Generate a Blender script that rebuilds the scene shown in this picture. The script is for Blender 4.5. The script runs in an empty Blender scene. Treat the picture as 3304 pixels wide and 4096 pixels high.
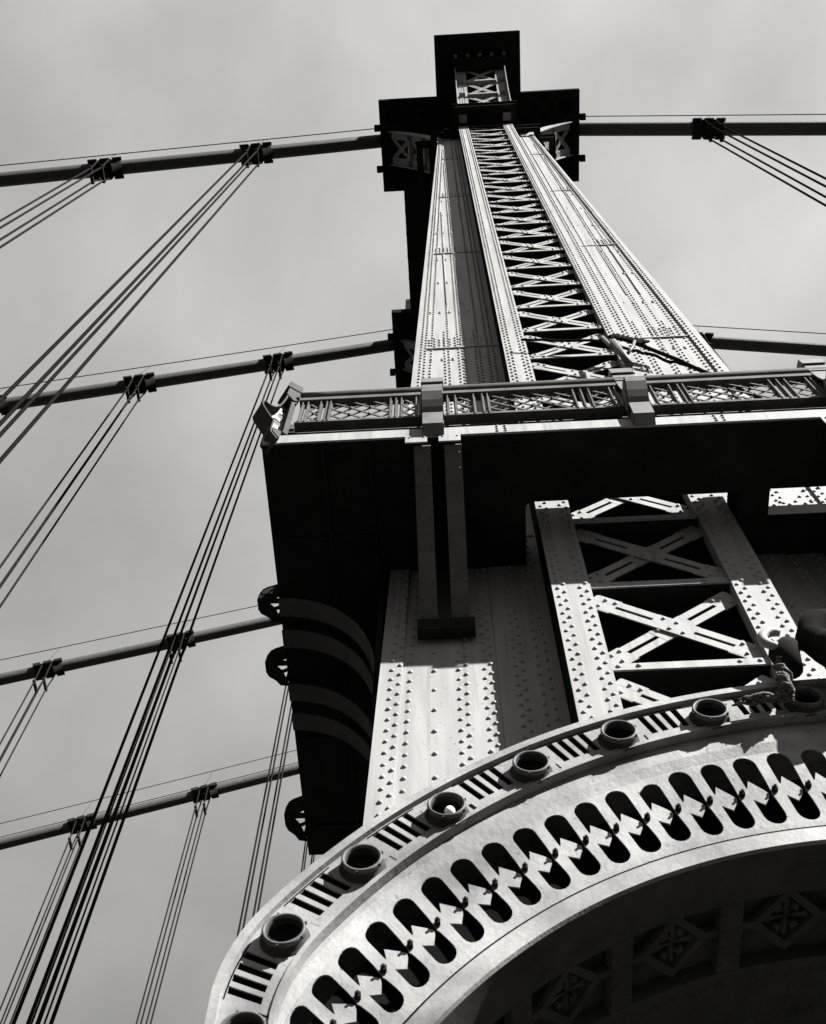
import bpy, bmesh, math, random
from mathutils import Vector, Matrix
from mathutils.geometry import tessellate_polygon
random.seed(7)
C = bpy.context.scene
COL = C.collection
R = math.radians
# ------------------------------------------------------------------ camera
cam = bpy.data.cameras.new('camera'); cam_o = bpy.data.objects.new('camera', cam); COL.objects.link(cam_o)
RT = ((0.9985345, 0.0536568, 0.0070498), (0.0451478, -0.8977551, 0.4381751), (-0.0298401, 0.4372147, 0.8988620))
m = Matrix.Identity(4)
for i in range(3):
    m[i][0] = RT[0][i]; m[i][1] = RT[1][i]; m[i][2] = -RT[2][i]
cam_o.matrix_world = m
cam.sensor_fit = 'HORIZONTAL'; cam.sensor_width = 36; cam.lens = 4809.96 / 3304 * 36
cam.shift_x = -(1653.85 - 1652) / 3304; cam.shift_y = (2243.85 - 2048) / 3304
cam.clip_start = 0.05; cam.clip_end = 3000
cam.dof.use_dof = True; cam.dof.focus_distance = 14; cam.dof.aperture_fstop = 14
C.camera = cam_o
# ------------------------------------------------------------------ sky and sun
SUN = Vector((1.30, -1.0, 1.27)).normalized()          # towards the sun
w = bpy.data.worlds.new('World'); C.world = w; w.use_nodes = True
nt = w.node_tree; nt.nodes.clear(); N = nt.nodes.new; L = nt.links.new
sky = N('ShaderNodeTexSky'); sky.sky_type = 'NISHITA'; sky.sun_disc = False
sky.sun_elevation = math.asin(SUN.z); sky.sun_rotation = math.atan2(SUN.x, SUN.y)
sky.dust_density = 3.0; sky.air_density = 1.5
bw = N('ShaderNodeRGBToBW'); L(sky.outputs[0], bw.inputs[0])
tc = N('ShaderNodeTexCoord')
mp = N('ShaderNodeMapping'); mp.inputs['Scale'].default_value = (1.0, 1.0, 1.0); L(tc.outputs['Generated'], mp.inputs[0])
no = N('ShaderNodeTexNoise'); no.inputs['Scale'].default_value = 3.2; no.inputs['Detail'].default_value = 5; no.inputs['Roughness'].default_value = .48; no.inputs['Distortion'].default_value = .15
L(mp.outputs[0], no.inputs[0])
mr = N('ShaderNodeMapRange'); mr.inputs[1].default_value = .3; mr.inputs[2].default_value = .72; mr.inputs[3].default_value = .68; mr.inputs[4].default_value = 1.24
L(no.outputs[0], mr.inputs[0])
# thin high haze: brighter overhead than low down on the side away from the sun
sx = N('ShaderNodeSeparateXYZ'); L(tc.outputs['Generated'], sx.inputs[0])
el = N('ShaderNodeValToRGB'); cr = el.color_ramp
cr.elements[0].position = .0; cr.elements[0].color = (.35, .35, .35, 1); cr.elements[1].position = 1; cr.elements[1].color = (1, 1, 1, 1)
for p_, v_ in ((.35, .62), (.55, .66), (.66, .61), (.80, .78), (.90, .88)):
    e_ = cr.elements.new(p_); e_.color = (v_, v_, v_, 1)
L(sx.outputs[2], el.inputs[0])
m1 = N('ShaderNodeMath'); m1.operation = 'MULTIPLY'; pw = N('ShaderNodeMath'); pw.operation = 'POWER'; L(bw.outputs[0], pw.inputs[0]); pw.inputs[1].default_value = .45
pk = N('ShaderNodeMath'); pk.operation = 'MULTIPLY'; L(pw.outputs[0], pk.inputs[0]); pk.inputs[1].default_value = 1.5; L(pk.outputs[0], m1.inputs[0]); L(mr.outputs[0], m1.inputs[1])
m2 = N('ShaderNodeMath'); m2.operation = 'MULTIPLY'; L(m1.outputs[0], m2.inputs[0]); L(el.outputs[0], m2.inputs[1])
tint = N('ShaderNodeMix'); tint.data_type = 'RGBA'; tint.blend_type = 'MULTIPLY'; tint.inputs[0].default_value = 1
L(m2.outputs[0], tint.inputs[6]); tint.inputs[7].default_value = (1, .985, .955, 1)
bg = N('ShaderNodeBackground'); bg.inputs[1].default_value = .066; L(tint.outputs[2], bg.inputs[0])
wo = N('ShaderNodeOutputWorld'); L(bg.outputs[0], wo.inputs[0])
sun = bpy.data.lights.new('sun', 'SUN'); sun.energy = 5; sun.angle = R(.53); sun.color = (1, .985, .955)
sun_o = bpy.data.objects.new('sun', sun); COL.objects.link(sun_o)
sun_o.rotation_euler = SUN.to_track_quat('Z', 'Y').to_euler()
C.view_settings.view_transform = 'Standard'; C.view_settings.look = 'None'; C.view_settings.gamma = 1
C.view_settings.exposure = 2.25
C.cycles.max_bounces = 4; C.cycles.diffuse_bounces = 2; C.cycles.glossy_bounces = 2

# ------------------------------------------------------------------ materials
def mat(name, lo, hi, scale=1.5, rough=.6, stain=.0, metal=0, spec=.3, streak=False, bump=.15):
    M = bpy.data.materials.new(name); spec = spec * .6 if hi > .1 else (spec * .3 if hi > .06 else 0); M.use_nodes = True; t = M.node_tree; n = t.nodes; l = t.links
    b = n['Principled BSDF']; b.inputs['Roughness'].default_value = rough; b.inputs['Metallic'].default_value = metal
    b.inputs['Specular IOR Level'].default_value = spec
    c = n.new('ShaderNodeTexCoord'); mpp = n.new('ShaderNodeMapping'); l.new(c.outputs['Object'], mpp.inputs[0])
    if streak: mpp.inputs['Scale'].default_value = (4, 4, .35)
    a = n.new('ShaderNodeTexNoise'); a.inputs['Scale'].default_value = scale; a.inputs['Detail'].default_value = 7; a.inputs['Roughness'].default_value = .62
    l.new(mpp.outputs[0], a.inputs[0])
    r = n.new('ShaderNodeValToRGB'); r.color_ramp.elements[0].position = .32; r.color_ramp.elements[1].position = .68
    r.color_ramp.elements[0].color = (lo, lo * .99, lo * .97, 1); r.color_ramp.elements[1].color = (hi, hi * .99, hi * .97, 1)
    l.new(a.outputs[0], r.inputs[0])
    out = r.outputs[0]
    if stain:
        s = n.new('ShaderNodeTexNoise'); s.inputs['Scale'].default_value = 28; s.inputs['Detail'].default_value = 4; l.new(c.outputs['Object'], s.inputs[0])
        sr = n.new('ShaderNodeMapRange'); sr.inputs[1].default_value = .66; sr.inputs[2].default_value = .74; l.new(s.outputs[0], sr.inputs[0])
        mm = n.new('ShaderNodeMath'); mm.operation = 'MULTIPLY'; mm.inputs[1].default_value = stain; l.new(sr.outputs[0], mm.inputs[0])
        mx = n.new('ShaderNodeMix'); mx.data_type = 'RGBA'; l.new(mm.outputs[0], mx.inputs[0]); l.new(out, mx.inputs[6]); mx.inputs[7].default_value = (.03, .029, .028, 1)
        out = mx.outputs[2]
    if streak:      # narrow rain and rust runs
        m3 = n.new('ShaderNodeMapping'); l.new(c.outputs['Object'], m3.inputs[0]); m3.inputs['Scale'].default_value = (16, 16, .55)
        s3 = n.new('ShaderNodeTexNoise'); s3.inputs['Scale'].default_value = 1.0; s3.inputs['Detail'].default_value = 5; l.new(m3.outputs[0], s3.inputs[0])
        r3 = n.new('ShaderNodeMapRange'); r3.inputs[1].default_value = .56; r3.inputs[2].default_value = .74; r3.inputs[4].default_value = .45; l.new(s3.outputs[0], r3.inputs[0])
        x3 = n.new('ShaderNodeMix'); x3.data_type = 'RGBA'; l.new(r3.outputs[0], x3.inputs[0]); l.new(out, x3.inputs[6]); x3.inputs[7].default_value = (.07, .067, .062, 1)
        out = x3.outputs[2]
    l.new(out, b.inputs['Base Color'])
    if bump:
        s2 = n.new('ShaderNodeTexNoise'); s2.inputs['Scale'].default_value = 40; s2.inputs['Detail'].default_value = 3; l.new(c.outputs['Object'], s2.inputs[0])
        bp = n.new('ShaderNodeBump'); bp.inputs['Strength'].default_value = bump; bp.inputs['Distance'].default_value = .004
        l.new(s2.outputs[0], bp.inputs['Height']); l.new(bp.outputs[0], b.inputs['Normal'])
    return M
STEEL = mat('painted_steel', .150, .212, 1.6, .62, .5, streak=True, bump=.3)
CASTM = mat('cast_iron_paint', .07, .215, 2.2, .6, .7, bump=.5)
KNEEP = mat('shaded_knee_paint', .06, .09, 3, .7, .4)  # steel paint darkened to stand for shade on the knee brackets
BRKP = mat('bracket_paint', .065, .11, 4, .6, .5)
RIBP = mat('shaded_rib_paint', .04, .06, 3, .7, .4)  # darker again: shade of the ribs and corner bracket put into the colour
RAIL = mat('railing_paint', .045, .085, 5, .5, .3)
DARK = mat('dark_and_shaded_steel', .010, .018, 2, .7)  # near-black colour stands for shade on webs, ledges, consoles; some parts truly dark
SOFF = mat('black_and_shaded_plate', .009, .016, 2, .8)  # near-black colour holds the underside shade; the hoist block itself is black
CABLE = mat('wrapped_cable', .04, .065, 9, .6, .2)
def cable_detail(M):
    t = M.node_tree; n = t.nodes; l = t.links; b = n['Principled BSDF']
    c = n.new('ShaderNodeTexCoord'); wv = n.new('ShaderNodeTexWave'); wv.wave_type = 'BANDS'; wv.bands_direction = 'X'; wv.inputs['Scale'].default_value = 12; wv.inputs['Distortion'].default_value = 1.5
    l.new(c.outputs['Object'], wv.inputs[0]); bp = n.new('ShaderNodeBump'); bp.inputs['Strength'].default_value = .5; bp.inputs['Distance'].default_value = .01
    l.new(wv.outputs[0], bp.inputs['Height']); l.new(bp.outputs[0], b.inputs['Normal'])
cable_detail(CABLE)
ROPE = mat('steel_rope', .008, .015, 20, .6)
BLACK = mat('black_recess', .004, .006, 3, .9, bump=0)  # as backing sheets it stands for shade inside openings; also real joint lines
ASPH = mat('walkway_asphalt', .03, .045, 6, .9)
WATER = mat('river_water', .010, .014, .05, .3)
CLOTH = mat('worn_rag', .008, .13, 45, .9)
BULB = mat('bulb_glass', .75, .8, 3, .15, spec=.6, bump=0)
LENS = mat('lamp_well', .006, .01, 3, .25, spec=.5, bump=0)

# ------------------------------------------------------------------ mesh helpers
class MB:
    def __init__(s): s.v = []; s.f = []; s.smooth = []; s.sv = 1
    def add(s, vs, fs, smooth=False):
        o = len(s.v); s.v.extend(tuple(p) for p in vs); s.f.extend(tuple(i + o for i in f) for f in fs); s.smooth.extend([smooth] * len(fs)); return s
    def box(s, a, b):
        (x0, y0, z0), (x1, y1, z1) = a, b
        v = [(x, y, z) for x in (x0, x1) for y in (y0, y1) for z in (z0, z1)]
        return s.add(v, [(0, 1, 3, 2), (4, 6, 7, 5), (0, 4, 5, 1), (2, 3, 7, 6), (0, 2, 6, 4), (1, 5, 7, 3)])
    def hexa(s, q0, q1):   # two quads (4 points each) -> solid
        return s.add(list(q0) + list(q1), [(3, 2, 1, 0), (4, 5, 6, 7), (0, 1, 5, 4), (1, 2, 6, 5), (2, 3, 7, 6), (3, 0, 4, 7)])
    def bar(s, p, q, n, wd, th):   # flat bar from p to q, n = thickness direction
        p, q, n = Vector(p), Vector(q), Vector(n).normalized(); d = (q - p).normalized(); sd = d.cross(n).normalized() * wd / 2; n = n * th / 2
        return s.hexa([p - sd - n, p + sd - n, p + sd + n, p - sd + n], [q - sd - n, q + sd - n, q + sd + n, q - sd + n])
    def tube(s, pts, r, seg=10, caps=True, jit=0):
        pts = [Vector(p) for p in pts]; o = len(s.v); rr = r if isinstance(r, (list, tuple)) else [r] * len(pts)
        up = None
        for i, p in enumerate(pts):
            d = (pts[min(i + 1, len(pts) - 1)] - pts[max(i - 1, 0)]).normalized()
            if up is None: up = d.orthogonal().normalized()
            up = (up - d * up.dot(d)).normalized(); sd = d.cross(up)
            for k in range(seg):
                a = 2 * math.pi * k / seg; q = rr[i] * (1 + (random.uniform(-jit, jit) if jit else 0))
                s.v.append(tuple(p + (up * math.cos(a) + sd * math.sin(a)) * q))
        for i in range(len(pts) - 1):
            for k in range(seg):
                a = o + i * seg + k; b = o + i * seg + (k + 1) % seg
                s.f.append((a, b, b + seg, a + seg)); s.smooth.append(True)
        if caps:
            s.f.append(tuple(o + k for k in range(seg))[::-1]); s.smooth.append(False)
            s.f.append(tuple(o + (len(pts) - 1) * seg + k for k in range(seg))); s.smooth.append(False)
        return s
    def prism(s, outer, holes, f0, f1, walls=True):
        """2-D outline with holes; f0/f1 map (u, v) to the two faces"""
        loops = [outer] + list(holes); flat = [p for lp in loops for p in lp]
        tri = tessellate_polygon([[Vector((p[0], p[1] * s.sv, 0)) for p in lp] for lp in loops])
        n = len(flat); o = len(s.v)
        s.v.extend(tuple(f0(*p)) for p in flat); s.v.extend(tuple(f1(*p)) for p in flat)
        for t in tri:
            s.f.append(tuple(o + i for i in t)); s.f.append(tuple(o + n + i for i in t[::-1])); s.smooth += [False, False]
        if walls:
            k = 0
            for li, lp in enumerate(loops):
                if walls == 'holes' and li == 0: k += len(lp); continue
                for i in range(len(lp)):
                    a = k + i; b = k + (i + 1) % len(lp)
                    s.f.append((o + a, o + b, o + n + b, o + n + a)); s.smooth.append(False)
                k += len(lp)
        return s
    def rivet(s, p, ax=(0, -1, 0), r=.0245, h=.017):
        p = Vector(p); _q = random.random(); r *= .93 + .14 * _q; h *= .85 + .3 * random.random(); p = p + Vector((random.uniform(-.0015, .0015), 0, random.uniform(-.002, .002)))
        if 12.5 < p.z < 46: r *= 1.12; h *= 1.25
        ax = Vector(ax); u = ax.orthogonal().normalized(); v = ax.cross(u); o = len(s.v); sg = 8
        for rr, hh in ((1, 0), (.82, .62), (.42, .93)):
            for k in range(sg):
                a = 2 * math.pi * k / sg; s.v.append(tuple(p + (u * math.cos(a) + v * math.sin(a)) * r * rr + ax * h * hh))
        s.v.append(tuple(p + ax * h))
        for j in range(2):
            for k in range(sg):
                a = o + j * sg + k; b = o + j * sg + (k + 1) % sg; s.f.append((a, b, b + sg, a + sg)); s.smooth.append(True)
        for k in range(sg): s.f.append((o + 16 + k, o + 16 + (k + 1) % sg, o + 24)); s.smooth.append(True)
        return s
    def build(s, name, material, parent=None):
        me = bpy.data.meshes.new(name); me.from_pydata(s.v, [], s.f)
        me.polygons.foreach_set('use_smooth', s.smooth)
        bm = bmesh.new(); bm.from_mesh(me); bmesh.ops.recalc_face_normals(bm, faces=bm.faces); bm.to_mesh(me); bm.free()
        me.materials.append(material); me.update()
        o = bpy.data.objects.new(name, me); COL.objects.link(o)
        if parent:
            o.parent = parent; o.matrix_parent_inverse = parent.matrix_basis.inverted() if parent.type == 'EMPTY' else Matrix.Identity(4)
        return o
def tag(o, label=None, cat=None, group=None, kind=None):
    if label: o['label'] = label
    if cat: o['category'] = cat
    if group: o['group'] = group
    if kind: o['kind'] = kind
    return o
def empty(name, loc=(0, 0, 0)):
    e = bpy.data.objects.new(name, None); COL.objects.link(e); e.location = loc; e.empty_display_size = .3
    bpy.context.view_layer.update(); return e
def copy_tree(o, off, parent=None):
    c = o.copy(); COL.objects.link(c)
    if parent is None: c.location = Vector(o.location) + Vector(off)
    else: c.parent = parent; c.matrix_parent_inverse = o.matrix_parent_inverse.copy()
    for ch in [x for x in COL.objects if x.parent == o]: copy_tree(ch, off, c)
    return c
def lin(a, b, t): return a + (b - a) * t

# ------------------------------------------------------------------ ground and river (below the camera)
g = MB().box((-60, -6, -1.9), (60, 40, -1.6)).build('walkway', ASPH); tag(g, kind='structure')
g = MB().box((-1500, -1500, -47), (1500, 1500, -46)).build('river', WATER); tag(g, kind='structure')

# ------------------------------------------------------------------ tower leg
YC, YS = 5.0, 5.45          # chord face, side plate face
YR = 6.87                   # rear of side cells
def xc(z): return 1.873 + .0036 * (z - 9)
def hw(z, sg=1): return 2.31 - .0198 * (z - 17) if sg > 0 else 2.348 - .0213 * (z - 17)
def xl(z): return xc(z) - hw(z, -1)
def xr(z): return xc(z) + hw(z)
BW = .967                   # half width of the centre box
ZT = 46.2
ZB = -1.6
def slabq(fx0, fx1, y0, y1, z0, z1):
    m_ = MB(); n = 1
    m_.hexa([(fx0(z0), y0, z0), (fx1(z0), y0, z0), (fx1(z0), y1, z0), (fx0(z0), y1, z0)],
            [(fx0(z1), y0, z1), (fx1(z1), y0, z1), (fx1(z1), y1, z1), (fx0(z1), y1, z1)])
    return m_
def addslab(M_, fx0, fx1, y0, y1, z0, z1):
    t = slabq(fx0, fx1, y0, y1, z0, z1); M_.add(t.v, t.f)
PITCH = .1545
SEAMS = [11.64, 18.95, 26.27, 33.58, 40.9]
leg = empty('tower_leg', (1.9, 6.16, ZB))
tag(leg, 'tall riveted steel tower leg nearest the camera, sunlit plates and X lacing up its middle', 'bridge tower', 'steel legs of the bridge tower')
# centre chords
for sgn in (-1, 1):
    M_ = MB()
    ou = lambda z: xc(z) + sgn * BW; inn = lambda z: xc(z) + sgn * (BW - .345)
    a, b = (ou, inn) if sgn < 0 else (inn, ou)
    addslab(M_, a, b, YC, YC + .025, ZB, ZT)
    # web plate running back
    wa = (lambda z: ou(z) + .012, lambda z: ou(z) + .04) if sgn < 0 else (lambda z: ou(z) - .04, lambda z: ou(z) - .012)
    # inner lip
    wb = (lambda z: inn(z) - .03, lambda z: inn(z) - .005) if sgn < 0 else (lambda z: inn(z) + .005, lambda z: inn(z) + .03)
    addslab(M_, wb[0], wb[1], YC + .025, YC + .14, ZB, ZT)
    n = int((ZT - 4) / PITCH)
    for i in range(n):
        z = 4.02 + i * PITCH
        for k, off in enumerate((.05, .105, .25, .305)):
            zz = z + (PITCH / 2 if k in (1, 3) else 0)
            M_.rivet((ou(zz) - sgn * off, YC, zz), r=.0215, h=.016)
    ch = M_.build('chord', STEEL, leg)
    M_ = MB(); addslab(M_, wa[0], wa[1], YC + .025, 7.3, ZB, ZT); M_.build('web_plate', DARK, ch)  # web coloured near-black in place of its shade
# side cells
for sgn in (-1, 1):
    M_ = MB()
    outer = (lambda z: xc(z) + sgn * hw(z, sgn)); box_ = (lambda z: xc(z) + sgn * (BW - .03))
    a, b = (outer, box_) if sgn < 0 else (box_, outer)
    addslab(M_, a, b, YS, YS + .03, ZB, ZT)
    # outer side wall and rear wall
    e0 = (lambda z: outer(z) + .004, lambda z: outer(z) + .034) if sgn < 0 else (lambda z: outer(z) - .034, lambda z: outer(z) - .004)
    addslab(M_, e0[0], e0[1], YS + .03, YR, ZB, ZT)
    addslab(M_, a, b, YR, YR + .03, ZB, ZT)
    cell = M_.build('side_cell', STEEL, leg)
    # raised outer edge strip with staggered rivets
    E_ = MB(); wst = lambda z: .215 if z < 20 else .215 - (z - 20) * .0035
    s0 = (lambda z: outer(z) - .003, lambda z: outer(z) + wst(z)) if sgn < 0 else (lambda z: outer(z) - wst(z), lambda z: outer(z) + .003)
    addslab(E_, s0[0], s0[1], YS - .026, YS - .001, ZB, ZT)
    # inner strips near the centre box
    addslab(E_, *( (lambda z: xc(z) - BW - .53, lambda z: xc(z) - BW + .01) if sgn < 0 else (lambda z: xc(z) + BW - .01, lambda z: xc(z) + BW + .53)), YS - .014, YS - .001, ZB, ZT)
    n = int((ZT - 4) / PITCH)
    for i in range(n):
        z = 4.05 + i * PITCH; up = 1 if z > 11 else 0
        for off, ph in ((.105, 0), (.172, .5)):
            zz = z + ph * PITCH; k_ = wst(zz) / .215
            E_.rivet((outer(zz) - sgn * off * k_, YS - .026, zz), r=.0225, h=.017)
        zz = z
        E_.rivet((outer(zz) - sgn * (wst(zz) + .05), YS, zz), r=.0225)
        lim = hw(z, sgn) - wst(z) - .1
        for off, ph, yy, every in ((.865, 0, YS, 1), (.80, .5, YS, 1), (.64, 0, YS, 1), (.585, .5, YS, 1), (.375, 0, YS - .014, 1), (.315, .5, YS - .014, 1), (.18, 0, YS - .014, 1), (.10, .5, YS - .014, 1)):
            zz = z + ph * PITCH
            if BW + off > lim: continue
            if z > 20 and off in (.865, .375): continue
            E_.rivet((xc(zz) + sgn * (BW + off), yy, zz), r=.0225)
        if i % 2 == 0 and BW + 1.08 < lim: E_.rivet((xc(z) + sgn * (BW + 1.08), YS, z), r=.0235)
    for zs in SEAMS:
        # splice plate edge and dense rivet cluster above it
        x_in = xc(zs) + sgn * (BW + .02); x_out = outer(zs) - sgn * .18
        xa, xb = sorted((x_in, x_out))
        E_.box((xa, YS - .03, zs), (xb, YS - .0005, zs + .035))
        nc = int((xb - xa) / .085)
        for r_ in range(8):
            for c_ in range(nc):
                if (r_ + c_) % 2: continue
                E_.rivet((xa + .05 + c_ * .085, YS - .002, zs + .1 + r_ * .075), r=.0235)
        for zz in (zs - .55, zs - .62, zs + 2.3, zs + 2.37, zs + 4.6, zs + 4.67):
            for c_ in range(0, nc, 2): E_.rivet((xa + .08 + c_ * .085, YS - .001, zz), r=.024)
    for zs in (26.27,):
        for off in (.55, .80):
            E_.box((xc(zs) + sgn * (BW + off) - .008, YS - .022, zs - 4.4), (xc(zs) + sgn * (BW + off) + .008, YS - .0003, zs - .02))
    E_.build('edge_strip', STEEL, cell)
# centre box back plate
M_ = MB(); addslab(M_, lambda z: xc(z) - BW + .05, lambda z: xc(z) + BW - .05, 6.3, 6.33, ZB, ZT)
for i in range(int((ZT - 6) / .31)):
    for off in (-.5, -.35, .35, .5): M_.rivet((xc(6) + off, 6.3, 6 + i * .31), r=.024)
M_.build('back_plate', DARK, leg)
M_ = MB(); addslab(M_, lambda z: xc(z) - BW, lambda z: xc(z) + BW, 7.3, 7.33, ZB, ZT); M_.build('rear_plate', STEEL, leg)
# lacing
HZ = [5.40, 6.83, 8.30, 9.72] + [18.34 - 1.4375 * k for k in range(5, 0, -1)] + [18.34 + 1.4645 * k for k in range(20)]
HZ = [z for z in HZ if z < ZT]
for z in HZ:
    M_ = MB(); x0 = xc(z) - BW + .345; x1 = xc(z) + BW - .345
    M_.box((x0 - .05, YC + .028, z - .105), (x1 + .05, YC + .045, z - .008))
    for dx in (.06, .22): M_.rivet((x0 + dx, YC + .028, z - .05)); M_.rivet((x1 - dx, YC + .028, z - .05))
    cs_ = M_.build('cross_strut', STEEL, leg)
    M_ = MB(); M_.box((x0 - .05, YC + .047, z - .105), (x1 + .05, YC + .34, z - .085)); M_.box((x0 - .05, YC + .342, z - .105), (x1 + .05, YC + .357, z + .12)); M_.build('strut_ledge', DARK, cs_)  # ledge coloured near-black to hold the shade under the strut
for z0, z1 in zip(HZ[:-1], HZ[1:]):
    x0 = xc(z0) - BW + .345; x1 = xc(z0) + BW - .345; a = z0 + .10; b = z1 - .24
    for dgn in (0, 1):
        M_ = MB(); y = YC + .078 + .022 * dgn
        p = Vector((x0 - .01, y, b if dgn == 0 else a)); q = Vector((x1 + .01, y, a if dgn == 0 else b))
        d = (q - p).normalized(); sd = d.cross(Vector((0, 1, 0))).normalized()
        for o_ in (-.062, .062): M_.bar(p + sd * o_, q + sd * o_, (0, 1, 0), .082, .012)
        for e_, s_ in ((p, 1), (q, -1)):
            c_ = e_ + d * s_ * .12
            M_.bar(e_ - d * s_ * .0, e_ + d * s_ * .26, (0, 1, 0), .235, .010); 
            M_.rivet(c_ + sd * .06 - Vector((0, .007, 0)), r=.021); M_.rivet(c_ - sd * .06 - Vector((0, .007, 0)), r=.021)
            M_.rivet(c_ + d * s_ * .1 + sd * .06 - Vector((0, .007, 0)), r=.021)
        mid = (p + q) / 2
        M_.bar(mid - d * .2, mid + d * .2, (0, 1, 0), .21, .016)
        for u_, v_ in ((-.13, .06), (.0, .06), (.0, -.06), (.13, -.06)): M_.rivet(mid + d * u_ + sd * v_ - Vector((0, .008, 0)), r=.021)
        M_.build('lacing_bar', STEEL, leg)
# cornice mouldings round the shaft head
def moulding(M_, x0, x1, y0, y1, z, t=.16, h=.22):
    """U-shaped lip open to the rear: front and two sides"""
    M_.box((x0, y0, z), (x1, y0 + t, z + h)); M_.box((x0 - .08, y0 - .08, z + h), (x1 + .08, y0 + t, z + h + .08))
    M_.box((x0, y0 + t, z), (x0 + t, y1, z + h)); M_.box((x1 - t, y0 + t, z), (x1, y1, z + h))
    M_.box((x0 - .08, y0 + t, z + h), (x0 + t, y1, z + h + .08)); M_.box((x1 - t, y0 + t, z + h), (x1 + .08, y1, z + h + .08))
M_ = MB(); cx = xc(46)
moulding(M_, cx - 1.1, cx + 1.1, 4.33, 5.3, 46.0)
M_.box((cx - 1.0, 4.45, 46.35), (cx + 1.0, 5.5, 46.45))
moulding(M_, cx - 1.92, cx - 1.1, 5.16, 6.0, 45.9); moulding(M_, cx + 1.1, cx + 1.92, 5.16, 6.0, 45.9)
moulding(M_, cx - 2.45, cx - 1.92, 5.5, 7.0, 45.7); moulding(M_, cx + 1.92, cx + 2.45, 5.5, 7.0, 45.7)
cor = M_.build('cornice', DARK, leg)
for s_ in (-1, 1):
    M_ = MB(); M_.box((cx + s_ * .83 - .18, 4.62, 46.1), (cx + s_ * .83 + .18, 4.9, 46.34)); M_.build('cornice_block', STEEL, cor)
M_ = MB()
for rr, zz in ((.26, 46.3), (.2, 46.24), (.09, 46.18)): M_.tube([(cx, 4.72, 46.36), (cx, 4.72, zz)], rr, 20)
M_.build('medallion', DARK, cor)
# upper corbels (X-laced curved brackets)
def corbel(P0, P1, side, width, name='corbel', nseg=4, curve=.35, mt=STEEL, cw=.3):
    """P0 foot, P1 head (centre line); side = unit vector across the width"""
    P0, P1, side = Vector(P0), Vector(P1), Vector(side); out = Vector((P1.x - P0.x, P1.y - P0.y, 0)); ol = out.length; out.normalize()
    M_ = MB(); N_ = 12
    def pt(t): return P0 + out * ol * (t ** (1 + curve * 2)) + Vector((0, 0, (P1.z - P0.z) * t))
    nrm = lambda t: (pt(min(1, t + .02)) - pt(max(0, t - .02))).normalized().cross(side).normalized()
    for sg in (-1, 1):
        for i in range(N_):
            a, b = pt(i / N_), pt((i + 1) / N_); ce = side * sg * (width / 2 - cw / 2)
            M_.bar(a + ce, b + ce, nrm((i + .5) / N_), cw, .03)
            M_.bar(a + side * sg * (width / 2 - .02), b + side * sg * (width / 2 - .02), side, .35, .03)
            for k in range(3):
                q = a.lerp(b, (k + .5) / 3); nn = nrm(i / N_)
                if nn.dot(out) < 0: nn = -nn
                for dx in (-.09, 0, .09): M_.rivet(q + ce + side * dx + nn * .016, nn, r=.025)
    for j in range(nseg):
        a, b = pt(j / nseg + .02), pt((j + 1) / nseg - .02); w_ = width / 2 - cw + .02; nn = nrm((j + .5) / nseg)
        for p_, q_ in ((a - side * w_, b + side * w_), (a + side * w_, b - side * w_)):
            d_ = (q_ - p_).normalized(); sd = d_.cross(nn).normalized()
            for o_ in (-.05, .05): M_.bar(p_ + sd * o_, q_ + sd * o_, nn, .06, .02)
        M_.bar(pt(j / nseg) - side * w_, pt(j / nseg) + side * w_, nn, .10, .22)
        for sg in (-1, 1):
            q = pt(j / nseg) + side * sg * (width / 2 - cw / 2); f_ = nn if nn.dot(out) > 0 else -nn
            M_.hexa([q - side * .13, q + side * .13, q + side * .1 + f_ * .16, q - side * .1 + f_ * .16], [q - side * .02 + Vector((0, 0, .3)), q + side * .02 + Vector((0, 0, .3)), q + side * .02 + Vector((0, 0, .3)) + f_ * .02, q - side * .02 + Vector((0, 0, .3)) + f_ * .02])
    o = M_.build(name, mt, leg)
    B_ = MB()
    for i in range(N_):
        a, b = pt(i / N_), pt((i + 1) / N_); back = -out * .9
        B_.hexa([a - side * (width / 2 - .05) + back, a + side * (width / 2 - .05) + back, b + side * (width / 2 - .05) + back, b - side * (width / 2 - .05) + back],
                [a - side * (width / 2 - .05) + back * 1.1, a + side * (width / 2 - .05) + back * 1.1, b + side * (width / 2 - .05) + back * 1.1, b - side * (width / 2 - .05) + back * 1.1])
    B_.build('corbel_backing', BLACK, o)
cx = xc(48)
corbel((cx, 4.42, 46.4), (cx + .03, 3.42, 50.6), (1, 0, 0), 1.95, nseg=3, cw=.42, curve=.12)
for sg in (-1, 1):
    corbel((cx + sg * 1.6, 6.2, 46.4), (cx + sg * 3.55, 6.2, 50.8), (0, 1, 0), 1.3, nseg=4)
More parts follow.
